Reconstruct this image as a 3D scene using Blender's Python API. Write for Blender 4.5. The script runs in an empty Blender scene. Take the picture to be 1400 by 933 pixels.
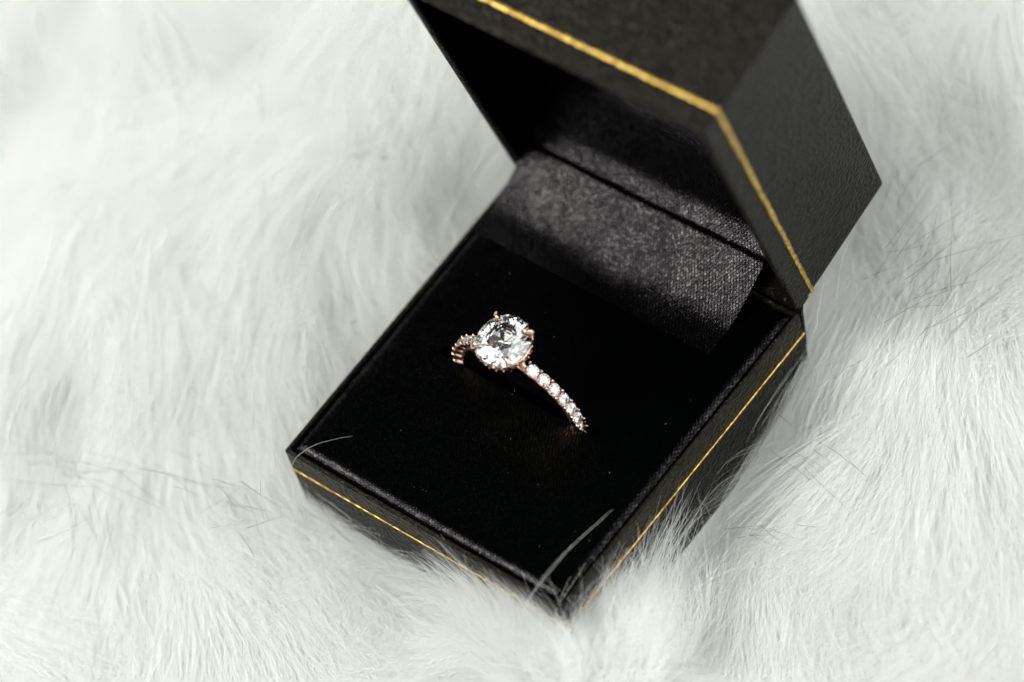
import bpy, bmesh, math, random
import numpy as np
from mathutils import Vector, Matrix, Quaternion
random.seed(7)
rng = np.random.default_rng(11)

# ------------------------------------------------------------------ scale
W = 0.048                      # width of the box in metres
D, HT, HL, PHI = 1.098, 0.3075, 0.4454, math.radians(79.3)   # in box widths
DL = 1.070                     # lid length
BURY = 0.06                    # how far the tray sinks into the pile
Z0 = HT + BURY                 # tray top above the throw's backing
def P(x, y, z):                # box widths (tray top = 0) -> metres
    return Vector((x * W, y * W, (z + Z0) * W))

# ------------------------------------------------------------------ camera
scene = bpy.context.scene
cam_d = bpy.data.cameras.new('camera')
cam = bpy.data.objects.new('camera', cam_d)
scene.collection.objects.link(cam)
scene.camera = cam
right = Vector((0.780602, 0.596521, -0.186610))
down = Vector((0.417361, -0.719717, -0.554813))
fwd = Vector((-0.465263, 0.355204, -0.810777))
m = Matrix((right, -down, -fwd)).transposed().to_4x4()
m.translation = P(5.10127, -3.00993, 8.280075)
cam.matrix_world = m
cam_d.sensor_width = 36.0
cam_d.lens = 36.0 * 5000.0 / 1400.0
cam_d.clip_start = 0.01
cam_d.clip_end = 20.0
cam_d.dof.use_dof = True
cam_d.dof.focus_distance = (P(0.50, 0.47, 0.10) - m.translation).dot(fwd)
cam_d.dof.aperture_fstop = 8.2
cam_d.dof.aperture_blades = 9

# ------------------------------------------------------------------ light
world = bpy.data.worlds.new('World')
scene.world = world
world.use_nodes = True
bg = world.node_tree.nodes['Background']
bg.inputs['Color'].default_value = (0.94, 1.0, 0.97, 1)
bg.inputs['Strength'].default_value = 0.10
CTR = P(0.5, 0.55, 0.0)
def area(name, direction, dist, sx, sy, power, col):
    l = bpy.data.lights.new(name, 'AREA')
    l.shape = 'RECTANGLE'; l.size = sx; l.size_y = sy
    l.energy = power; l.color = col
    o = bpy.data.objects.new(name, l)
    d = Vector(direction).normalized()
    o.location = CTR + d * dist
    o.rotation_euler = (-d).to_track_quat('-Z', 'Y').to_euler()
    scene.collection.objects.link(o)
    return o
area('window_or_fill_light', (-0.46, -0.42, 0.76), 0.75, 0.32, 0.26, 6.0, (1.0, 0.995, 0.98))
area('window_or_fill_light', (0.72, 0.60, 0.60), 1.0, 1.7, 1.2, 16.0, (0.98, 1.0, 0.985))
area('window_or_fill_light', (0.42, -0.52, 0.74), 1.1, 1.3, 1.0, 5.0, (0.98, 1.0, 0.985))  # added fill behind the camera to brighten the diamond, not a window
area('window_or_fill_light', (-0.78, 0.60, 0.34), 1.0, 0.9, 0.6, 3.0, (0.98, 1.0, 0.985))  # added low softbox at the back left, whitens the stone's dark facets

scene.render.engine = 'CYCLES'
cy = scene.cycles
cy.use_denoising = True
cy.use_adaptive_sampling = True; cy.adaptive_threshold = 0.05; cy.adaptive_min_samples = 20
cy.max_bounces = 16; cy.diffuse_bounces = 4; cy.glossy_bounces = 6
cy.transmission_bounces = 14; cy.transparent_max_bounces = 8
cy.sample_clamp_indirect = 6.0
cy.caustics_reflective = True; cy.caustics_refractive = True
vs = scene.view_settings
vs.view_transform = 'Standard'; vs.look = 'None'; vs.exposure = 0.0; vs.gamma = 1.0
vs.use_curve_mapping = False

# ------------------------------------------------------------------ materials
def mat(name):
    mt = bpy.data.materials.new(name); mt.use_nodes = True
    nt = mt.node_tree
    return mt, nt, nt.nodes['Principled BSDF']
def N(nt, t, **kw):
    n = nt.nodes.new(t)
    for k, v in kw.items(): setattr(n, k, v)
    return n
def math_n(nt, op, a, b=None):
    n = N(nt, 'ShaderNodeMath', operation=op)
    for i, v in enumerate((a, b)):
        if v is None: continue
        if isinstance(v, (int, float)): n.inputs[i].default_value = v
        else: nt.links.new(v, n.inputs[i])
    return n.outputs[0]
def ramp(nt, fac, stops):
    r = N(nt, 'ShaderNodeValToRGB')
    el = r.color_ramp.elements
    while len(el) < len(stops): el.new(0.5)
    for e, (p, c) in zip(el, stops): e.position = p; e.color = (*c, 1)
    nt.links.new(fac, r.inputs[0])
    return r.outputs[0]

# black grained leatherette
M_leather, nt, b = mat('leatherette')
tc = N(nt, 'ShaderNodeTexCoord')
vo = N(nt, 'ShaderNodeTexVoronoi', feature='SMOOTH_F1'); vo.inputs['Scale'].default_value = 1900
vo.inputs['Smoothness'].default_value = 0.6
wn = N(nt, 'ShaderNodeTexNoise'); wn.inputs['Scale'].default_value = 900; wn.inputs['Detail'].default_value = 3
wmix = N(nt, 'ShaderNodeMix', data_type='VECTOR'); wmix.inputs[0].default_value = 0.0006
nt.links.new(tc.outputs['Object'], wmix.inputs[4]); nt.links.new(wn.outputs['Color'], wmix.inputs[5])
nt.links.new(tc.outputs['Object'], wn.inputs['Vector'])
nt.links.new(wmix.outputs[1], vo.inputs['Vector'])
n2 = N(nt, 'ShaderNodeTexNoise'); n2.inputs['Scale'].default_value = 260; n2.inputs['Detail'].default_value = 4
nt.links.new(tc.outputs['Object'], n2.inputs['Vector'])
hsum = math_n(nt, 'ADD', vo.outputs['Distance'], math_n(nt, 'MULTIPLY', n2.outputs['Fac'], 0.8))
bp = N(nt, 'ShaderNodeBump'); bp.inputs['Strength'].default_value = 1.0; bp.inputs['Distance'].default_value = 0.00026
nt.links.new(hsum, bp.inputs['Height']); nt.links.new(bp.outputs[0], b.inputs['Normal'])
nt.links.new(ramp(nt, n2.outputs['Fac'], [(0.3, (0.0034, 0.0030, 0.0022)), (0.7, (0.0064, 0.0058, 0.0044))]), b.inputs['Base Color'])
b.inputs['Roughness'].default_value = 0.34
b.inputs['Specular IOR Level'].default_value = 0.15
b.inputs['Specular Tint'].default_value = (1.0, 0.90, 0.72, 1)

# black satin with its weave
def satin(name, spec, rough, weave, base, depth, fuzz, fac):
    mt, nt, b = mat(name)
    tc = N(nt, 'ShaderNodeTexCoord')
    sp = N(nt, 'ShaderNodeSeparateXYZ'); nt.links.new(tc.outputs['UV'], sp.inputs[0])
    k = 2 * math.pi / weave
    row = math_n(nt, 'MULTIPLY', sp.outputs['Y'], k)
    stag = math_n(nt, 'MULTIPLY', math_n(nt, 'FLOOR', math_n(nt, 'DIVIDE', sp.outputs['Y'], weave)), math.pi)
    cx = math_n(nt, 'SINE', math_n(nt, 'ADD', math_n(nt, 'MULTIPLY', sp.outputs['X'], k * 0.9), stag))
    cyy = math_n(nt, 'SINE', row)
    h = math_n(nt, 'MULTIPLY', cx, cyy)
    nz = N(nt, 'ShaderNodeTexNoise'); nz.inputs['Scale'].default_value = 3500; nz.inputs['Detail'].default_value = 2
    nt.links.new(tc.outputs['Object'], nz.inputs['Vector'])
    n3 = N(nt, 'ShaderNodeTexNoise'); n3.inputs['Scale'].default_value = 240; n3.inputs['Detail'].default_value = 3
    nt.links.new(tc.outputs['Object'], n3.inputs['Vector'])
    hh = math_n(nt, 'ADD', h, math_n(nt, 'MULTIPLY', nz.outputs['Fac'], fuzz))
    hh = math_n(nt, 'ADD', hh, math_n(nt, 'MULTIPLY', n3.outputs['Fac'], 2.5))
    bp = N(nt, 'ShaderNodeBump'); bp.inputs['Strength'].default_value = 1.0; bp.inputs['Distance'].default_value = depth
    nt.links.new(hh, bp.inputs['Height'])
    nt.nodes.remove(b)
    df = N(nt, 'ShaderNodeBsdfDiffuse'); df.inputs['Color'].default_value = (*base, 1)
    gl = N(nt, 'ShaderNodeBsdfGlossy', distribution='BECKMANN'); gl.inputs['Roughness'].default_value = rough
    wh = N(nt, 'ShaderNodeTexWhiteNoise', noise_dimensions='2D')
    cell = N(nt, 'ShaderNodeVectorMath', operation='FLOOR'); sc = N(nt, 'ShaderNodeVectorMath', operation='SCALE')
    sc.inputs['Scale'].default_value = 2.0 / weave
    nt.links.new(tc.outputs['UV'], sc.inputs[0]); nt.links.new(sc.outputs[0], cell.inputs[0]); nt.links.new(cell.outputs[0], wh.inputs['Vector'])
    thr = math_n(nt, 'MULTIPLY', math_n(nt, 'ADD', math_n(nt, 'MULTIPLY', h, 0.5), 0.5), math_n(nt, 'ADD', math_n(nt, 'MULTIPLY', math_n(nt, 'POWER', wh.outputs['Value'], 3.0), 2.4), 0.45))
    thr = math_n(nt, 'MULTIPLY', thr, math_n(nt, 'ADD', math_n(nt, 'MULTIPLY', n3.outputs['Fac'], 1.2), 0.2))
    f2 = math_n(nt, 'MAXIMUM', math_n(nt, 'MULTIPLY', thr, fac), 0.0)
    gl.inputs['Color'].default_value = (spec, spec * 0.93, spec * 0.95, 1)
    nt.links.new(bp.outputs[0], gl.inputs['Normal'])
    mx = N(nt, 'ShaderNodeMixShader')
    nt.links.new(f2, mx.inputs[0]); nt.links.new(df.outputs[0], mx.inputs[1]); nt.links.new(gl.outputs[0], mx.inputs[2])
    nt.links.new(mx.outputs[0], nt.nodes['Material Output'].inputs[0])
    return mt
M_satin = satin('black_satin', 0.9, 0.27, 0.00044, (0.0010, 0.0009, 0.0010), 0.000018, 1.4, 0.047)
M_pad = satin('black_satin_pad', 0.9, 0.24, 0.00044, (0.0002, 0.0005, 0.0003), 0.000011, 0.9, 0.025)

# gold foil
M_foil, nt, b = mat('gold_foil')
tc = N(nt, 'ShaderNodeTexCoord')
n1 = N(nt, 'ShaderNodeTexNoise'); n1.inputs['Scale'].default_value = 1500; n1.inputs['Detail'].default_value = 3
nt.links.new(tc.outputs['Object'], n1.inputs['Vector'])
bp = N(nt, 'ShaderNodeBump'); bp.inputs['Strength'].default_value = 0.8; bp.inputs['Distance'].default_value = 0.00008
nt.links.new(n1.outputs['Fac'], bp.inputs['Height']); nt.links.new(bp.outputs[0], b.inputs['Normal'])
nt.links.new(ramp(nt, n1.outputs['Fac'], [(0.36, (0.30, 0.18, 0.03)), (0.62, (0.78, 0.54, 0.14))]), b.inputs['Base Color'])
b.inputs['Metallic'].default_value = 1.0; b.inputs['Roughness'].default_value = 0.42

# rose gold
M_rose, nt, b = mat('rose_gold')
b.inputs['Base Color'].default_value = (0.93, 0.62, 0.46, 1)
b.inputs['Metallic'].default_value = 1.0; b.inputs['Roughness'].default_value = 0.16

# diamond
M_dia = bpy.data.materials.new('diamond'); M_dia.use_nodes = True
nt = M_dia.node_tree; nt.nodes.clear()
g = N(nt, 'ShaderNodeBsdfGlass'); g.inputs['IOR'].default_value = 2.35; g.inputs['Roughness'].default_value = 0.0
g.inputs['Color'].default_value = (1, 1, 1, 1)
o = N(nt, 'ShaderNodeOutputMaterial'); nt.links.new(g.outputs[0], o.inputs[0])

# fur fibres and the throw's backing
def fibre(name, col, trans):
    mt = bpy.data.materials.new(name); mt.use_nodes = True
    nt = mt.node_tree; nt.nodes.clear()
    d = N(nt, 'ShaderNodeBsdfDiffuse'); t = N(nt, 'ShaderNodeBsdfTranslucent')
    for n in (d, t): n.inputs['Color'].default_value = (*col, 1)
    m1 = N(nt, 'ShaderNodeMixShader'); m1.inputs[0].default_value = trans
    nt.links.new(d.outputs[0], m1.inputs[1]); nt.links.new(t.outputs[0], m1.inputs[2])
    o = N(nt, 'ShaderNodeOutputMaterial'); nt.links.new(m1.outputs[0], o.inputs[0])
    return mt
M_fur = fibre('white_fur', (0.955, 0.962, 0.942), 0.5)
M_guard = fibre('grey_guard_hair', (0.10, 0.095, 0.08), 0.1)
M_back, nt, b = mat('fur_backing')
b.inputs['Base Color'].default_value = (0.93, 0.937, 0.915, 1); b.inputs['Roughness'].default_value = 0.9
b.inputs['Specular IOR Level'].default_value = 0.1

# ------------------------------------------------------------------ helpers
def link(name, me, mt, parent=None):
    o = bpy.data.objects.new(name, me)
    scene.collection.objects.link(o)
    if mt is not None and not me.materials: me.materials.append(mt)
    if parent is not None: o.parent = parent
    return o
def from_bm(name, bm, mt, parent=None, smooth=True, wn=False):
    me = bpy.data.meshes.new(name)
    bmesh.ops.recalc_face_normals(bm, faces=bm.faces[:])
    bm.to_mesh(me); bm.free()
    if smooth:
        for p in me.polygons: p.use_smooth = True
    o = link(name, me, mt, parent)
    if wn:
        md = o.modifiers.new('weighted_normal', 'WEIGHTED_NORMAL'); md.keep_sharp = True
    return o
def empty(name, loc):
    o = bpy.data.objects.new(name, None); o.empty_display_size = 0.01
    o.location = loc; scene.collection.objects.link(o)
    return o
def tag(o, label, cat, group=None):
    o['label'] = label; o['category'] = cat
    if group: o['group'] = group

def lid_pt(x, u, v):           # lid coordinates -> metres (u from the hinge, v from the rim to the lid's top)
    c, s = math.cos(PHI), math.sin(PHI)
    return P(x - 0.004, D - u * c + v * s, u * s + v * c + 0.004)
def tray_pt(x, y, z):          # the front is a hair narrower than the back
    tp = 0.010 * (1 - y / D)
    return P(0.5 + (x - 0.5) * (1 - 2 * tp), y, z)

def open_shell(fn, a0, a1, b0, b1, c_open, c_far, t, tfar, r):
    """open box: a x b opening at c_open, closed at c_far; walls t; fn maps to metres"""
    bm = bmesh.new()
    sg = 1 if c_far > c_open else -1
    def ring(a0, a1, b0, b1, c): return [bm.verts.new(fn(a, b, c)) for a, b in ((a0, b0), (a1, b0), (a1, b1), (a0, b1))]
    oo = ring(a0, a1, b0, b1, c_open); of = ring(a0, a1, b0, b1, c_far)
    io = ring(a0 + t, a1 - t, b0 + t, b1 - t, c_open); inf = ring(a0 + t, a1 - t, b0 + t, b1 - t, c_far - sg * tfar)
    outer = []
    for i in range(4):
        j = (i + 1) % 4
        bm.faces.new((oo[i], oo[j], of[j], of[i])); bm.faces.new((io[j], io[i], inf[i], inf[j]))
        bm.faces.new((oo[j], oo[i], io[i], io[j]))
    bm.faces.new(of); bm.faces.new(inf[::-1])
    bm.normal_update()
    es = [e for e in bm.edges if all(v in oo or v in of for v in e.verts) or all(v in io for v in e.verts)]
    bmesh.ops.bevel(bm, geom=es, offset=r * W, segments=4, profile=0.5, affect='EDGES', clamp_overlap=True)
    return bm

# ------------------------------------------------------------------ the throw: backing height
class Waves:
    def __init__(s, seed, n, wl0, wl1):
        r = np.random.default_rng(seed)
        s.k = 2 * np.pi / r.uniform(wl0, wl1, n); a = r.uniform(0, 2 * np.pi, n)
        s.kx, s.ky, s.p = s.k * np.cos(a), s.k * np.sin(a), r.uniform(0, 2 * np.pi, n)
    def __call__(s, x, y):
        out = np.zeros_like(x, dtype=float)
        for kx, ky, p in zip(s.kx, s.ky, s.p): out += np.sin(kx * x + ky * y + p)
        return out / math.sqrt(len(s.k) / 2)
w_h1, w_h2 = Waves(3, 9, 0.9, 2.0), Waves(5, 12, 0.35, 0.7)
w_a, w_a2 = Waves(21, 8, 1.0, 2.6), Waves(23, 10, 0.35, 0.8)
def box_dist(x, y):            # distance outside the box footprint
    dx = np.maximum(np.maximum(-x, x - 1), 0); dy = np.maximum(np.maximum(-y, y - D), 0)
    return np.hypot(dx, dy)
PILE = 0.085
def backing(x, y):             # box widths, tray top = 0
    d = box_dist(x, y)
    f = np.clip(d / 0.5, 0, 1); f = f * f * (3 - 2 * f)
    und = 0.034 * w_h1(x, y) + 0.015 * w_h2(x, y)
    t = np.clip((-0.79 * (x - 0.5) + 0.61 * (y - 0.5) - 0.45) / 1.1, 0, 1)
    und = und + 0.26 * t * t * (3 - 2 * t) + 0.09 * np.exp(-(((x - 1.25) / 0.5) ** 2 + ((y - 1.55) / 0.45) ** 2))
    z = -HT - BURY - 0.004 + f * (0.004 + BURY - 0.035 + und)
    z += 0.045 * np.exp(-(((x - 0.80) / 0.35) ** 2 + ((y + 0.20) / 0.14) ** 2))
    # folds that rise beside the box
    z += 0.05 * np.exp(-(((x - 1.16) / 0.22) ** 2 + ((y + 0.05) / 0.20) ** 2))
    z += 0.03 * np.exp(-(((x - 1.32) / 0.28) ** 2 + ((y - 1.15) / 0.40) ** 2))
    return z

# ------------------------------------------------------------------ jewellery box
box = empty('jewellery_box', P(0.5, D / 2, -HT - BURY))
tag(box, 'open black leatherette ring box with thin gold lines and black satin lining', 'jewellery box')
inv = Matrix.Translation(-box.location)
def child(o, parent):
    o.parent = parent
    return o
def add_part(name, bm, mt, parent=None, **kw):
    bmesh.ops.transform(bm, matrix=inv, verts=bm.verts[:])
    return from_bm(name, bm, mt, parent or box, **kw)

tray = add_part('tray', open_shell(lambda x, y, z: tray_pt(x, y, z), 0, 1, 0, D, 0, -HT - BURY, 0.014, 0.03, 0.010), M_leather, wn=True)
lid = add_part('lid', open_shell(lid_pt, 0, 1, 0, DL, 0, HL, 0.024, 0.03, 0.019), M_leather, wn=True)

def gold_loop(name, path, nrm, width_dir, width, parent):
    """thin foil strip along a list of corner points (box widths mapped already)"""
    bm = bmesh.new(); th = 0.0022 * W
    rows = []
    for i in range(len(path) - 1):
        a, b = path[i], path[i + 1]; n = nrm[i]
        k = max(2, int((b - a).length / (0.012 * W)))
        for s in range(k + 1):
            p = a.lerp(b, s / k)
            w1 = width * W * (0.5 + random.uniform(-.16, .13)); w2 = width * W * (0.5 + random.uniform(-.16, .13))
            h = th * random.uniform(0.75, 1.1)
            q0, q1 = p + width_dir * w1, p - width_dir * w2
            rows.append([bm.verts.new(q0 - n * th), bm.verts.new(q0 + n * h * 0.7), bm.verts.new(p + n * h),
                         bm.verts.new(q1 + n * h * 0.7), bm.verts.new(q1 - n * th)])
    for r0, r1 in zip(rows, rows[1:]):
        for k in range(4): bm.faces.new((r0[k], r0[k + 1], r1[k + 1], r1[k]))
    return add_part(name, bm, M_foil, parent)
G1, G2 = 0.0957, 0.0721
up = Vector((0, 0, 1))
cor = [tray_pt(0, D, -G1), tray_pt(0, 0, -G1), tray_pt(1, 0, -G1), tray_pt(1, D, -G1)]
gold_loop('gold_line', cor, [Vector((-1, 0, 0)), Vector((0, -1, 0)), Vector((1, 0, 0))], up, 0.0070, tray)
c_, s_ = math.cos(PHI), math.sin(PHI)
vdir = Vector((0, s_, c_)); udir = Vector((0, -c_, s_))
cor = [lid_pt(0, 0, G2), lid_pt(0, DL, G2), lid_pt(1, DL, G2), lid_pt(1, 0.0, G2)]
gold_loop('gold_line', cor, [Vector((-1, 0, 0)), udir, Vector((1, 0, 0))], vdir, 0.0135, lid)

# ring pad with rounded shoulders and a slot
SLOT_Y, SLOT_X0, SLOT_X1, SLOT_H = 0.494, 0.19, 0.75, 0.030
def pad():
    t = 0.0145; x0, x1, y0, y1 = t, 1 - t, t, D - t
    rr = 0.036
    def prof(s, lo, hi):       # shoulder drop
        d = min(s - lo, hi - s)
        if d >= rr: return 0.0
        return rr - math.sqrt(max(rr * rr - (rr - d) ** 2, 0))
    def axis(lo, hi, extra):
        a = [lo + rr * (1 - math.cos(k / 8 * math.pi / 2)) for k in range(9)]
        b = [hi - (q - lo) for q in a]
        mid = list(np.linspace(lo + rr, hi - rr, 22)[1:-1])
        return sorted(set([round(q, 6) for q in a + b + mid + extra]))
    e = 0.0015
    xs = axis(x0, x1, [SLOT_X0, SLOT_X1]); ys = axis(y0, y1, [SLOT_Y - SLOT_H / 2, SLOT_Y + SLOT_H / 2])
    bm = bmesh.new(); uv = bm.loops.layers.uv.new('UVMap')
    V = {}
    for i, x in enumerate(xs):
        for j, y in enumerate(ys):
            z = 0.003 - max(prof(x, x0, x1), prof(y, y0, y1)) * 0.75
            z += 0.0012 * math.sin(7 * x + 3 * y) + 0.0010 * math.sin(11 * y - 5 * x)
            V[i, j] = bm.verts.new(tray_pt(x, y, z))
    floor = -0.245
    lo = {}
    def low(i, j):
        if (i, j) not in lo: lo[i, j] = bm.verts.new(V[i, j].co + Vector((0, 0, floor * W)))
        return lo[i, j]
    def inside(i, j):
        return SLOT_X0 - 1e-4 <= xs[i] and xs[i + 1] <= SLOT_X1 + 1e-4 and SLOT_Y - SLOT_H / 2 - 1e-4 <= ys[j] and ys[j + 1] <= SLOT_Y + SLOT_H / 2 + 1e-4
    ins = set()
    for i in range(len(xs) - 1):
        for j in range(len(ys) - 1):
            if inside(i, j): ins.add((i, j)); continue
            bm.faces.new((V[i, j], V[i + 1, j], V[i + 1, j + 1], V[i, j + 1]))
    for (i, j) in ins:
        bm.faces.new((low(i, j), low(i + 1, j), low(i + 1, j + 1), low(i, j + 1)))
        for (di, dj, a, b) in ((-1, 0, (i, j), (i, j + 1)), (1, 0, (i + 1, j), (i + 1, j + 1)), (0, -1, (i, j), (i + 1, j)), (0, 1, (i, j + 1), (i + 1, j + 1))):
            if (i + di, j + dj) not in ins:
                bm.faces.new((bm.verts.new(V[a].co), bm.verts.new(V[b].co), bm.verts.new(low(*b).co), bm.verts.new(low(*a).co)))
    for f in bm.faces:
        for l in f.loops: l[uv].uv = (l.vert.co.x, l.vert.co.y)
    return bm
add_part('ring_pad', pad(), M_pad, tray)

# satin profile strips extruded along x
def profile_strip(pts, x0, x1, nx, wob, mp):
    bm = bmesh.new(); uv = bm.loops.layers.uv.new('UVMap')
    # smooth the profile
    for _ in range(3):
        q = [pts[0]]
        for a, b in zip(pts, pts[1:]):
            q += [tuple(0.75 * a[k] + 0.25 * b[k] for k in (0, 1)), tuple(0.25 * a[k] + 0.75 * b[k] for k in (0, 1))]
        pts = q + [pts[-1]]
    L = [0]
    for a, b in zip(pts, pts[1:]): L.append(L[-1] + math.hypot(a[0] - b[0], a[1] - b[1]))
    g = []
    for i in range(nx + 1):
        x = x0 + (x1 - x0) * i / nx
        row = []
        for (a, b), l in zip(pts, L):
            d = wob * (math.sin(9 * x + 22 * l) + 0.6 * math.sin(23 * x - 15 * l + 1)) * min(1, l / 0.05)
            row.append((bm.verts.new(mp(x, a + d * 0.4, b + d)), x * W, l * W))
        g.append(row)
    for i in range(nx):
        for j in range(len(pts) - 1):
            q = (g[i][j], g[i + 1][j], g[i + 1][j + 1], g[i][j + 1])
            f = bm.faces.new([v[0] for v in q])
            for lp, v in zip(f.loops, q): lp[uv].uv = (v[1], v[2])
    return bm
# hinge flap (y, z): from the pad up to the crease
flap = [(0.860, 0.0056), (0.890, 0.0062), (0.925, 0.0078), (0.965, 0.0135), (1.01, 0.028), (1.055, 0.047), (1.10, 0.069), (1.143, 0.091), (1.152, 0.084), (1.150, 0.062)]
bm = profile_strip(flap, 0.024, 0.862, 40, 0.0014, P)
add_part('hinge_flap', bm, M_satin, box)
# lid lining (y, z) from the crease round the lid's inside
inner = HL - 0.034
def yz(u, v): return (D - u * c_ + v * s_, u * s_ + v * c_ + 0.004)
prof = [(1.151, 0.066), (1.156, 0.088), (1.180, 0.102), (1.212, 0.130), (1.245, 0.190), (1.30, 0.28), yz(0.34, inner), yz(0.7, inner), yz(DL - 0.10, inner), yz(DL - 0.03, inner - 0.06), yz(DL - 0.027, 0.02)]
bm = profile_strip(prof, 0.026, 0.970, 40, 0.0012, lambda x, y, z: P(x - 0.004, y, z))
add_part('lid_lining', bm, M_satin, lid)
for xs_, nm in ((0.0262, 'side_lining'), (0.9680, 'side_lining')):
    bm = bmesh.new(); uv = bm.loops.layers.uv.new('UVMap')
    q = [(0.026, 0.014), (DL - 0.026, 0.014), (DL - 0.026, inner), (0.026, inner)]
    a = [bm.verts.new(lid_pt(xs_ - 0.0012, u, v)) for u, v in q]; b2 = [bm.verts.new(lid_pt(xs_ + 0.0012, u, v)) for u, v in q]
    bm.faces.new(a); bm.faces.new(b2[::-1])
    for i in range(4): bm.faces.new((a[i], b2[i], b2[(i + 1) % 4], a[(i + 1) % 4]))
    for f in bm.faces:
        for l in f.loops: l[uv].uv = (l.vert.co.y, l.vert.co.z)
    add_part(nm, bm, M_pad, lid, smooth=False)
# leather spine behind the hinge
bm = bmesh.new()
sp = []
spine = [(D + 0.006, -0.21), (D + 0.016, -0.15), (D + 0.022, -0.08), (D + 0.026, -0.03), (D + 0.032, -0.006), (D + 0.06, 0.0)]
for x in (0.012, 0.988):
    sp.append([bm.verts.new(P(x, y, z)) for y, z in spine] + [bm.verts.new(P(x, y - 0.009, z + (0.002 if i > 3 else 0))) for i, (y, z) in reversed(list(enumerate(spine)))])
n = len(sp[0])
for i in range(n):
    j = (i + 1) % n
    bm.faces.new((sp[0][i], sp[0][j], sp[1][j], sp[1][i]))
bm.faces.new(sp[0]); bm.faces.new(sp[1][::-1])
add_part('hinge_spine', bm, M_leather, box, smooth=False)

# ------------------------------------------------------------------ ring
RC = P(0.471, 0.494, -0.008)
R = 0.2185 * W
ROT = math.radians(3.6)
ring = empty('diamond_ring', RC)
ring.rotation_euler = (math.radians(2.2), ROT, 0)
tag(ring, 'rose gold ring with a large claw-set diamond and small diamonds along its band', 'ring')
def brilliant(r, cush=2.0, seed=0):
    pts = []
    def rad(a):
        c, s = abs(math.cos(a)), abs(math.sin(a))
        return 1.0 / (c ** cush + s ** cush) ** (1 / cush)
    def ringp(n, rr, z, ph): 
        for k in range(n):
            a = 2 * math.pi * (k + ph) / n
            pts.append((rr * rad(a) * math.cos(a), rr * rad(a) * math.sin(a), z))
    ringp(8, 0.56, 0.315, 0.5)      # table
    ringp(8, 0.795, 0.180, 0.0)     # kites
    ringp(16, 1.0, 0.022, 0.0)      # girdle
    ringp(16, 1.0, -0.022, 0.0)
    ringp(8, 0.235, -0.690, 0.5)    # lower halves
    pts.append((0, 0, -0.862))
    bm = bmesh.new()
    for p in pts: bm.verts.new(Vector(p) * r)
    bmesh.ops.convex_hull(bm, input=bm.verts[:])
    bmesh.ops.dissolve_limit(bm, angle_limit=math.radians(0.8), verts=bm.verts[:], edges=bm.edges[:])
    return bm
def lathe(prof, n, ox=0.0):
    bm = bmesh.new(); rows = []
    for k in range(n):
        a = 2 * math.pi * k / n
        rows.append([bm.verts.new((r * math.cos(a), r * math.sin(a), z)) for r, z in prof])
    for k in range(n):
        r0, r1 = rows[k], rows[(k + 1) % n]
        for i in range(len(prof) - 1):
            bm.faces.new((r0[i], r1[i], r1[i + 1], r0[i + 1]))
    return bm
mm = 0.001
# band: a slim hoop in the xz plane
bm = bmesh.new(); rows = []
r_in, r_out, hw = R - 1.6 * mm, R - 1.0 * mm, 0.5 * mm
NB = 120
for k in range(NB):
    a = 2 * math.pi * k / NB
    sec = []
    for q in range(8):
        t = 2 * math.pi * q / 8
        rr = (r_in + r_out) / 2 + (r_out - r_in) / 2 * math.copysign(abs(math.cos(t)) ** 0.7, math.cos(t))
        yy = hw * math.copysign(abs(math.sin(t)) ** 0.7, math.sin(t))
        sec.append(bm.verts.new((rr * math.sin(a), yy, rr * math.cos(a))))
    rows.append(sec)
for k in range(NB):
    for q in range(8):
        bm.faces.new((rows[k][q], rows[k][(q + 1) % 8], rows[(k + 1) % NB][(q + 1) % 8], rows[(k + 1) % NB][q]))
band = from_bm('band', bm, M_rose, ring)
# small stones with their cups and beads
SR = 0.85 * mm
bm = brilliant(SR); me_small = bpy.data.meshes.new('small_brilliant'); bmesh.ops.recalc_face_normals(bm, faces=bm.faces[:]); bm.to_mesh(me_small); bm.free(); me_small.materials.append(M_dia)
bm = lathe([(0.30 * mm, -1.15 * mm), (0.55 * mm, -0.75 * mm), (0.77 * mm, -0.26 * mm), (0.89 * mm, -0.07 * mm), (0.90 * mm, 0.0 * mm), (0.86 * mm, 0.01 * mm), (0.83 * mm, -0.08 * mm), (0.5 * mm, -0.5 * mm), (0.2 * mm, -0.9 * mm)], 16)
bmesh.ops.recalc_face_normals(bm, faces=bm.faces[:])
me_cup = bpy.data.meshes.new('cup'); bm.to_mesh(me_cup); bm.free(); me_cup.materials.append(M_rose)
for p in me_cup.polygons: p.use_smooth = True
bm = bmesh.new(); bmesh.ops.create_uvsphere(bm, u_segments=8, v_segments=6, radius=0.23 * mm)
for v in bm.verts: v.co.z *= 1.5
me_bead = bpy.data.meshes.new('bead'); bm.to_mesh(me_bead); bm.free(); me_bead.materials.append(M_rose)
for p in me_bead.polygons: p.use_smooth = True
STEP = 10.3
def hoop(a, r, y=0.0):
    return Matrix.Translation((r * math.sin(a), y, r * math.cos(a))) @ Matrix.Rotation(a, 4, 'Y')
def inst(name, me, parent, mtx):
    o = bpy.data.objects.new(name, me); scene.collection.objects.link(o)
    o.parent = parent; o.matrix_local = mtx
    return o
for sd in (-1, 1):
    for k in range(8):
        a = math.radians(sd * (22.5 + STEP * k))
        rs = R - 0.05 * mm
        cup = inst('stone_cup', me_cup, ring, hoop(a, rs))
        inst('small_diamond', me_small, ring, hoop(a, rs + 0.05 * mm) @ Matrix.Rotation(random.uniform(0, 6), 4, 'Z') @ Matrix.Rotation(random.uniform(-.1, .1), 4, 'X'))
        ab = math.radians(sd * (22.5 + STEP * (k - 0.5)))
        for y in (-1, 1):
            inst('bead', me_bead, ring, hoop(ab, rs + 0.10 * mm, y * 0.68 * mm))
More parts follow.
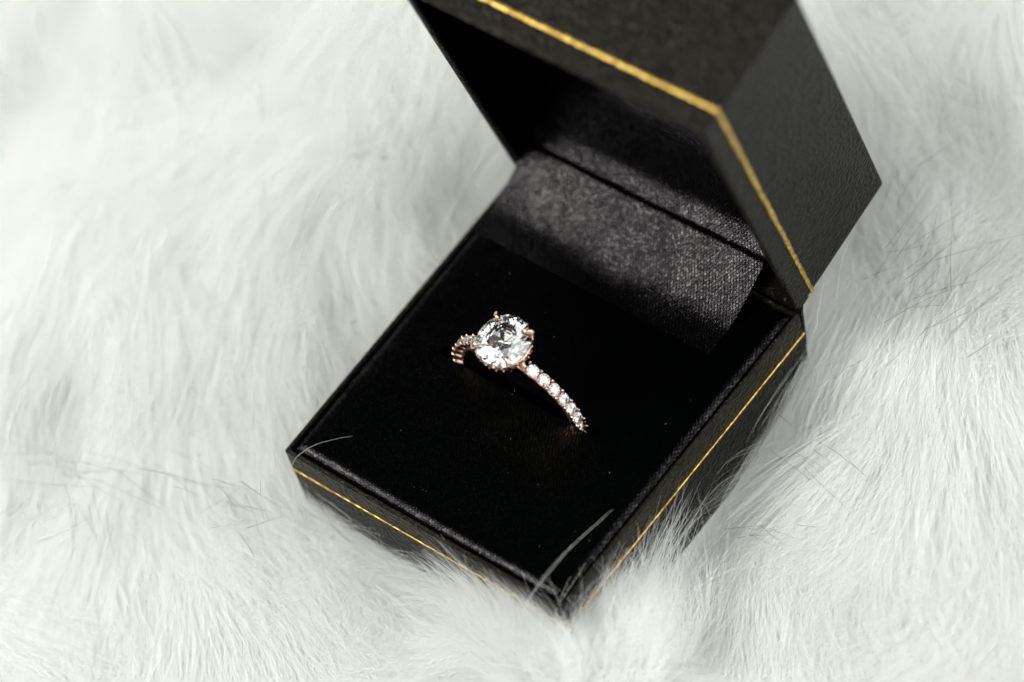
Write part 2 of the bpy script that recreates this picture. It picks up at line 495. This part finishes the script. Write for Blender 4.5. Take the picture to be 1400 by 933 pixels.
# the head
CZ = 0.288 * W                  # girdle height above the hoop's centre
GR = 0.0770 * W                 # girdle radius
bm = brilliant(GR, 2.22)
centre = from_bm('centre_diamond', bm, M_dia, ring, smooth=False)
centre.location = (0, 0, CZ); centre.rotation_euler = (0, 0, math.radians(3)); centre.scale = (0.97, 1.065, 1.0)
# gallery rail (hidden halo)
gal = lathe([(r * 1.06 * GR, z * GR) for r, z in ((0.70, -0.66), (0.80, -0.64), (0.90, -0.36), (0.955, -0.14), (0.94, -0.085), (0.885, -0.09), (0.82, -0.30), (0.70, -0.56))], 48)
gallery = from_bm('gallery_rail', gal, M_rose, ring)
gallery.location = (0, 0, CZ)
bm = brilliant(0.47 * mm); me_halo = bpy.data.meshes.new('halo_brilliant'); bmesh.ops.recalc_face_normals(bm, faces=bm.faces[:]); bm.to_mesh(me_halo); bm.free(); me_halo.materials.append(M_dia)
NH = 22
for k in range(NH):
    a = 2 * math.pi * k / NH
    def rim(ang, r, z): return Matrix.Rotation(ang, 4, 'Z') @ Matrix.Translation((r, 0, z)) @ Matrix.Rotation(math.radians(110), 4, 'Y')
    inst('halo_diamond', me_halo, gallery, rim(a, 0.965 * GR, -0.30 * GR))
    for z, s in ((-0.15, 1.01), (-0.50, 0.915)):
        inst('bead', me_bead, gallery, rim(a + math.pi / NH, s * GR, z * GR) @ Matrix.Scale(0.62, 4))
# collet legs and claws
def tube(path, radii, n=10, cap=True):
    bm = bmesh.new(); rows = []
    pts = [Vector(p) for p in path]
    for i, p in enumerate(pts):
        t = (pts[min(i + 1, len(pts) - 1)] - pts[max(i - 1, 0)]).normalized()
        ref = Vector((0, 1, 0)) if abs(t.y) < 0.9 else Vector((1, 0, 0))
        a = t.cross(ref).normalized(); b = t.cross(a)
        rows.append([bm.verts.new(p + (a * math.cos(2 * math.pi * k / n) + b * math.sin(2 * math.pi * k / n)) * radii[i]) for k in range(n)])
    for r0, r1 in zip(rows, rows[1:]):
        for k in range(n): bm.faces.new((r0[k], r0[(k + 1) % n], r1[(k + 1) % n], r1[k]))
    bm.faces.new(rows[0]); bm.faces.new(rows[-1][::-1])
    return bm
def spline(pts, k=6):
    out = []
    pts = [Vector(p) for p in pts]
    for i in range(len(pts) - 1):
        p0, p1, p2, p3 = pts[max(i - 1, 0)], pts[i], pts[i + 1], pts[min(i + 2, len(pts) - 1)]
        for s in range(k):
            t = s / k
            out.append(0.5 * ((2 * p1) + (p2 - p0) * t + (2 * p0 - 5 * p1 + 4 * p2 - p3) * t * t + (3 * p1 - p0 - 3 * p2 + p3) * t ** 3))
    return out + [pts[-1]]
for q in range(4):
    a = math.radians(45 + 90 * q + 3)
    cx, sy = math.cos(a), math.sin(a)
    ctrl = [(0.45, -1.05), (0.72, -0.70), (0.95, -0.32), (1.07, -0.05), (1.045, 0.14), (0.93, 0.245), (0.80, 0.275)]
    rd = [0.10, 0.10, 0.10, 0.105, 0.115, 0.105, 0.055]
    path = spline([(GR * r * cx, GR * r * sy, GR * z + CZ) for r, z in ctrl])
    rr = [GR * np.interp(i / (len(path) - 1) * (len(rd) - 1), range(len(rd)), rd) for i in range(len(path))]
    from_bm('claw', tube(path, rr), M_rose, ring)
# two bridge arms joining head and band
for sd in (-1, 1):
    path = spline([((R - 1.2 * mm) * math.sin(math.radians(sd * 24)), 0, (R - 1.2 * mm) * math.cos(math.radians(24))), (sd * 0.50 * GR, 0, CZ - 0.95 * GR), (sd * 0.70 * GR, 0, CZ - 0.55 * GR)])
    from_bm('shoulder', tube(path, [0.45 * mm] * len(path)), M_rose, ring)
path = [((R - 1.35 * mm) * math.sin(math.radians(d)), 0, (R - 1.35 * mm) * math.cos(math.radians(d)) + 0.1 * mm) for d in range(-30, 31, 5)]

# ------------------------------------------------------------------ fur throw
gx = np.linspace(-3.0, 3.2, 180); gy = np.linspace(-2.0, 3.6, 170)
X, Y = np.meshgrid(gx, gy, indexing='ij')
Zb = backing(X, Y)
verts = np.stack([X * W, Y * W, (Zb + Z0) * W], -1).reshape(-1, 3)
ny = len(gy)
ii, jj = np.meshgrid(np.arange(len(gx) - 1), np.arange(ny - 1), indexing='ij')
q = (ii * ny + jj).ravel()
faces = np.stack([q, q + ny, q + ny + 1, q + 1], -1)
me = bpy.data.meshes.new('fur_throw')
me.from_pydata(verts.tolist(), [], faces.tolist())
for p in me.polygons: p.use_smooth = True
throw = link('fur_throw', me, M_back)
throw['kind'] = 'structure'
throw['label'] = 'white long-pile fur throw spread under the ring box'

def make_hairs(name, pos, rad, mt, label):
    """pos (n, k, 3) in box widths, rad (n, k) in metres"""
    n, k, _ = pos.shape
    hc = bpy.data.hair_curves.new(name)
    hc.add_curves([k] * n)
    pw = pos.copy(); pw[..., 2] += Z0; pw *= W
    hc.attributes['position'].data.foreach_set('vector', pw.astype(np.float32).ravel())
    at = hc.attributes.get('radius') or hc.attributes.new('radius', 'FLOAT', 'POINT')
    at.data.foreach_set('value', rad.astype(np.float32).ravel())
    hc.materials.append(mt)
    o = bpy.data.objects.new(name, hc); scene.collection.objects.link(o)
    o['kind'] = 'stuff'; o['label'] = label; o['category'] = 'fur'
    return o

K = 8
T = np.linspace(0, 1, K)
def flow(x, y):
    return math.radians(-62) + 0.55 * w_a(x, y) + 0.28 * w_a2(x, y)
def jitter_cells(x, y, size, seed):
    """nearest jittered-grid point: centre x, y and an integer id"""
    cx, cy_ = np.floor(x / size).astype(int), np.floor(y / size).astype(int)
    best = np.full(x.shape, 1e9); bx = np.zeros_like(x); by = np.zeros_like(x); bid = np.zeros(x.shape, int)
    for dx in (-1, 0, 1):
        for dy in (-1, 0, 1):
            a, b = cx + dx, cy_ + dy
            h = (a * 73856093) ^ (b * 19349663) ^ (seed * 83492791)
            h = (h * 2654435761) & 0xFFFFFFFF
            jx = ((h & 0xFFFF) / 65536.0); jy = ((h >> 16) & 0xFFFF) / 65536.0
            px, py = (a + jx) * size, (b + jy) * size
            d = (px - x) ** 2 + (py - y) ** 2
            mk = d < best
            best[mk] = d[mk]; bx[mk] = px[mk]; by[mk] = py[mk]; bid[mk] = h[mk]
    return bx, by, bid
def hrand(bid, k): return (((bid * (2 * k + 1) * 40503 + k * 7919) >> 5) & 0xFFFF) / 65536.0
def push_out(p):
    """keep fibres out of the box: each slides along the wall its root stands at"""
    x, y, z = p[..., 0], p[..., 1], p[..., 2]
    rx, ry = x[:, :1], y[:, :1]
    e = 0.004
    out = np.stack([-rx, rx - 1, -ry, ry - D], -1)          # how far the root is beyond each wall
    side = np.argmax(out, -1)
    ins = (x > -e) & (x < 1 + e) & (y > -e) & (y < D + e) & (z < 0.004)
    dep = np.where(side == 0, x + e, np.where(side == 1, 1 + e - x, np.where(side == 2, y + e, D + e - y)))
    dep = np.where(ins, dep, 0)
    p[..., 0] = np.where(ins & (side == 0), -e, np.where(ins & (side == 1), 1 + e, x))
    p[..., 1] = np.where(ins & (side == 2), -e, np.where(ins & (side == 3), D + e, y))
    p[..., 2] = np.where(ins, z + 0.06 * dep, z)
    return p
def over_box(p, lim):
    x, y, z = p[..., 0], p[..., 1], p[..., 2]
    e = np.minimum(np.minimum(x, 1 - x), np.minimum(y, D - y))
    return ((e > lim) & (z > -0.05)).any(1)
def grow(x, y, L, az, el0, el1, curl):
    """integrate fibres from the backing: azimuth az, elevation el0 -> el1"""
    n = len(x); st = L[:, None] / (K - 1)
    tm = (T[:-1] + T[1:]) / 2
    el = el0[:, None] * (1 - tm) ** 1.3 + el1[:, None] * tm
    a = az[:, None] + curl[:, None] * (tm - 0.3)
    dx = np.cos(el) * np.cos(a) * st; dy = np.cos(el) * np.sin(a) * st; dz = np.sin(el) * st
    p = np.zeros((n, K, 3))
    p[:, 0, 0], p[:, 0, 1], p[:, 0, 2] = x, y, backing(x, y) - 0.004
    p[:, 1:, 0] = x[:, None] + np.cumsum(dx, 1); p[:, 1:, 1] = y[:, None] + np.cumsum(dy, 1)
    p[:, 1:, 2] = p[:, :1, 2] + np.cumsum(dz, 1)
    return p
# region of the throw the picture can see, with a margin
def in_view(x, y, mg):
    q = np.array([(-2.09, 0.96), (-0.40, -0.91), (2.04, 0.58), (0.78, 2.53)])
    ok = np.ones(x.shape, bool); c = q.mean(0)
    for i in range(4):
        a, b = q[i], q[(i + 1) % 4]; nn = np.array([b[1] - a[1], a[0] - b[0]]); nn = nn / np.hypot(*nn)
        if np.dot(c - a, nn) > 0: nn = -nn
        ok &= ((x - a[0]) * nn[0] + (y - a[1]) * nn[1]) < mg
    return ok
NH_ = 200000
x = rng.uniform(-2.9, 2.9, NH_ * 3); y = rng.uniform(-1.8, 3.4, NH_ * 3)
ok = in_view(x, y, 0.42) & ~((x > -0.006) & (x < 1.006) & (y > -0.006) & (y < D + 0.006))
x, y = x[ok][:NH_], y[ok][:NH_]
n = len(x)
bx, by, bid = jitter_cells(x, y, 0.16, 1)
sx_, sy_, sid = jitter_cells(x, y, 0.042, 2)
az = flow(bx, by) + (hrand(bid, 1) - .5) * 0.7 + (hrand(sid, 1) - .5) * 0.45 + rng.normal(0, 0.20, n)
L = 0.50 + 0.12 * hrand(bid, 2) + 0.10 * hrand(sid, 2) + rng.uniform(-.08, .08, n)
el0 = np.radians(15 + 6 * hrand(bid, 3) + 3 * hrand(sid, 3) + rng.normal(0, 4, n))
el1 = np.radians(-5 + 3 * hrand(bid, 4) + 4 * (hrand(sid, 4) - .5) + rng.normal(0, 3, n))
curl = (hrand(bid, 5) - .5) * 1.0 + (hrand(sid, 5) - .5) * 0.5 + rng.normal(0, .15, n)
near = np.clip(box_dist(x, y) / 0.30, 0, 1)
el0 *= 0.6 + 0.4 * near
p = grow(x, y, L, az, el0, el1, curl)
# pull the fibres of a tuft together towards their tips
cl = (0.20 + 0.20 * hrand(sid, 6))[:, None] * T[None, :] ** 1.4
p[..., 0] += (sx_ - x)[:, None] * cl; p[..., 1] += (sy_ - y)[:, None] * cl
cl2 = 0.15 * T[None, :] ** 2
p[..., 0] += (bx - x)[:, None] * cl2; p[..., 1] += (by - y)[:, None] * cl2
p[..., 2] = np.maximum(p[..., 2], backing(p[..., 0], p[..., 1]) + 0.004)
p[..., :2] += rng.normal(0, 0.0012, (n, K, 2)) * T[None, :, None]
p = push_out(p)
p = p[~over_box(p, -0.01)]; n = len(p)
rad = (rng.uniform(0.014, 0.026, n)[:, None] * mm) * (1 - 0.75 * T[None, :] ** 2)
make_hairs('fur_pile', p, rad, M_fur, 'soft white long fur fibres of the throw around the box')

# fibres pressed up against the box walls, and the tuft that stands up at the front corner
def clump_tuft(n, xr, yr, Lr, elr, az0, azs, keep=None, tight=0.5, cell=0.05, seed=31):
    x = rng.uniform(*xr, n); y = rng.uniform(*yr, n)
    ok = ~((x > -0.006) & (x < 1.006) & (y > -0.006) & (y < D + 0.006))
    if keep is not None: ok &= keep(x, y)
    x, y = x[ok], y[ok]; n = len(x)
    cx, cy_, cid = jitter_cells(x, y, cell, seed)
    L = rng.uniform(*Lr, n) * (0.75 + 0.5 * hrand(cid, 2))
    el0 = np.radians(rng.uniform(*elr, n) + 14 * (hrand(cid, 3) - .5))
    el1 = el0 - np.radians(rng.uniform(15, 60, n))
    az = az0 + azs * (hrand(cid, 1) - .5) * 2 + rng.normal(0, 0.22, n)
    p = grow(x, y, L, az, el0, el1, rng.normal(0, .9, n) + (hrand(cid, 5) - .5) * 2.2)
    cl = (tight * hrand(cid, 6))[:, None] * T[None, :] ** 1.3
    p[..., 0] += (cx - x)[:, None] * cl; p[..., 1] += (cy_ - y)[:, None] * cl
    p = push_out(p)
    for _ in range(2): p[:, 1:-1] = 0.25 * p[:, :-2] + 0.5 * p[:, 1:-1] + 0.25 * p[:, 2:]
    p = push_out(p)
    mid = np.concatenate([p, (p[:, 1:] + p[:, :-1]) / 2], 1)
    bad = ((mid[..., 0] > 0.004) & (mid[..., 0] < 0.996) & (mid[..., 1] > 0.004) & (mid[..., 1] < D - 0.004) & (mid[..., 2] < 0.004)).any(1)
    p = p[~(bad | over_box(p, 0.045))]; n = len(p)
    r = (rng.uniform(0.020, 0.032, n)[:, None] * mm) * (1 - 0.75 * T[None, :] ** 2)
    return p, r
up_az = math.atan2(0.86, -0.5)
sets = [
    clump_tuft(5200, (-0.05, 1.02), (-0.16, 0.0), (0.14, 0.30), (12, 38), math.radians(-8), 0.8),      # along the front
    clump_tuft(1100, (0.0, 0.62), (-0.12, -0.006), (0.22, 0.38), (20, 50), math.radians(-6), 0.7, tight=0.6),
    clump_tuft(2600, (-0.14, 0.0), (0.0, 1.1), (0.16, 0.30), (8, 26), math.radians(60), 0.6),
    clump_tuft(8000, (0.80, 1.16), (-0.20, 0.02), (0.20, 0.375), (36, 72), up_az, 0.7, tight=0.8),      # the corner tuft
    clump_tuft(5200, (0.99, 1.24), (-0.16, 0.34), (0.19, 0.38), (38, 76), up_az, 0.7, keep=lambda x, y: rng.uniform(0, 1, x.shape) > np.clip((y - 0.02) / 0.30, 0, 1), tight=0.7),
    clump_tuft(3400, (0.72, 1.10), (-0.17, -0.01), (0.20, 0.36), (42, 76), math.pi, 0.9, tight=0.85),
    clump_tuft(2600, (0.86, 1.14), (-0.17, -0.01), (0.20, 0.34), (45, 78), math.radians(40), 0.9, tight=0.85),
    clump_tuft(1800, (1.0, 1.12), (0.3, 1.1), (0.14, 0.24), (4, 16), math.radians(70), 0.4),
    clump_tuft(3000, (1.0, 1.40), (0.98, 1.50), (0.24, 0.44), (20, 46), math.radians(75), 0.6),         # behind the hinge
]
make_hairs('fur_tuft', np.concatenate([a for a, b in sets]), np.concatenate([b for a, b in sets]), M_fur, 'white fur fibres standing up against the walls of the box')

# single long white fibres lying over the box
def strand(pts):
    q = np.array([tuple(v) for v in spline(pts, 8)])
    return np.stack([np.interp(T, np.linspace(0, 1, len(q)), q[:, k]) for k in range(3)], -1)
strays = [[(0.03, -0.05, -0.20), (0.045, -0.018, -0.03), (0.085, 0.04, 0.022), (0.16, 0.13, 0.02)], [(-0.004, -0.02, 0.012), (0.025, -0.03, -0.12), (0.06, -0.05, -0.26)],
          [(0.05, -0.03, -0.30), (0.045, -0.022, -0.15), (0.03, -0.02, -0.03)], [(0.09, -0.03, -0.30), (0.06, -0.03, -0.17), (0.02, -0.03, -0.06)],
          [(0.88, -0.075, -0.14), (0.905, -0.045, 0.015), (0.94, 0.10, 0.09), (0.98, 0.278, 0.11)], [(0.875, -0.07, -0.13), (0.902, -0.04, 0.014), (0.935, 0.10, 0.085), (0.972, 0.26, 0.10)],
          [(1.03, 0.56, -0.34), (1.02, 0.56, -0.25), (1.018, 0.54, -0.17)],
          [(1.03, 1.22, -0.06), (1.03, 1.28, 0.07), (1.06, 1.336, 0.20)], [(1.03, 1.10, -0.10), (1.045, 1.13, 0.02), (1.05, 1.17, 0.14)],
          [(1.05, 0.22, -0.30), (1.04, 0.20, -0.18), (1.02, 0.18, -0.08)], [(1.04, 0.30, -0.30), (1.03, 0.32, -0.20), (1.03, 0.36, -0.10)],
          [(0.55, -0.05, -0.32), (0.57, -0.035, -0.23), (0.60, -0.03, -0.15)], [(0.36, -0.05, -0.34), (0.34, -0.035, -0.24), (0.33, -0.02, -0.14)],
          [(0.62, -0.06, -0.30), (0.71, -0.045, -0.20), (0.80, -0.04, -0.17)], [(0.30, -0.06, -0.32), (0.40, -0.05, -0.21), (0.50, -0.05, -0.19)]]
sp_, sr_ = [], []
for pts in strays:
    sp_.append(strand(pts) + rng.normal(0, 0.001, (K, 3))); sr_.append(np.full(K, random.uniform(0.017, 0.026) * mm) * (1 - 0.6 * T ** 2))
make_hairs('loose_fibre', np.array(sp_), np.array(sr_), M_fur, 'single long white fibres straying over the edges of the box')

# fine grey guard hairs lying on the pile
CAMP = np.array([5.10127, -3.00993, 8.280075]); RM = np.array([right, down, fwd])
def on_pile(px, py, lift):
    d = RM.T @ np.array([(px - 700) / 5000, (py - 466.5) / 5000, 1.0])
    q = CAMP + d * ((-0.30 - CAMP[2]) / d[2])
    for _ in range(4):
        z = float(backing(np.array([q[0]]), np.array([q[1]]))[0]) + 0.085 + lift
        q = CAMP + d * ((z - CAMP[2]) / d[2])
    return q
clus = [(1245, 330, 60, 85, 60, 20, 24, 110), (1290, 390, 85, 60, 35, 18, 20, 115), (1230, 240, 40, 40, 55, 18, 14, 80), (1290, 165, 60, 40, -28, 8, 6, 110), (1205, 25, 25, 18, 60, 40, 7, 45),
        (530, 175, 40, 45, 65, 16, 15, 60), (505, 208, 30, 15, 18, 14, 9, 55), (355, 130, 4, 25, -80, 4, 2, 60), (362, 290, 3, 5, 88, 2, 2, 120), (100, 635, 60, 24, -8, 10, 10, 120), (215, 668, 70, 36, -30, 14, 9, 100),
        (105, 700, 40, 50, -75, 12, 10, 70), (60, 700, 40, 25, 35, 6, 5, 90), (190, 480, 60, 80, -80, 12, 10, 120), (330, 690, 50, 30, -20, 25, 14, 70), (1130, 640, 60, 50, -45, 12, 8, 80), (1040, 725, 40, 20, -12, 12, 8, 60), (1120, 480, 50, 60, 60, 30, 10, 60)]
gp, gr = [], []
for cx, cy_, sx0, sy0, ang, sprd, cnt, ln in clus:
    for _ in range(cnt):
        x0, y0 = random.gauss(cx, sx0 * 0.6), random.gauss(cy_, sy0 * 0.6)
        a = math.radians(random.gauss(ang, sprd)); l = ln * random.uniform(0.45, 1.2) / 2
        bend = random.uniform(-.10, .10) * l
        pts = []; flip = random.random() < 0.5
        lf = (0.36 if cx > 300 else 0.22) if cx < 700 else 0.16
        lf *= random.uniform(0.6, 1.1)
        for t in T:
            u = (t - .5) * 2
            ex, ey = math.cos(a) * l * u - math.sin(a) * bend * (1 - u * u), -math.sin(a) * l * u - math.cos(a) * bend * (1 - u * u)
            q = on_pile(x0 + ex, y0 + ey, 0.02 + lf * (t if flip else 1 - t))
            pts.append(q)
        if any(-0.02 < q[0] < 1.02 and -0.02 < q[1] < D + 0.46 for q in pts): continue
        gp.append(np.array(pts)); gr.append(np.full(K, random.uniform(0.016, 0.030) * mm) * (1 - 0.7 * T ** 2))
make_hairs('guard_hair', push_out(np.array(gp)), np.array(gr), M_guard, 'fine grey guard hairs lying on the white pile')

# specks of lint on the pad
bm = bmesh.new()
for _ in range(30):
    c = tray_pt(random.uniform(0.08, 0.95), random.uniform(0.06, 0.85), 0.0052)
    r = random.choice((0.016, 0.02, 0.025, 0.032)) * mm
    bmesh.ops.create_icosphere(bm, subdivisions=1, radius=r, matrix=Matrix.Translation(c) @ Matrix.Rotation(random.uniform(0, 3), 4, 'Z') @ Matrix.Diagonal((random.uniform(1, 3), 1, 1, 1)))
M_lint, nt, b = mat('lint'); b.inputs['Base Color'].default_value = (0.5, 0.5, 0.48, 1); b.inputs['Roughness'].default_value = 0.8
lint = add_part('lint', bm, M_lint, bpy.data.objects['ring_pad'])
lint['kind'] = 'stuff'
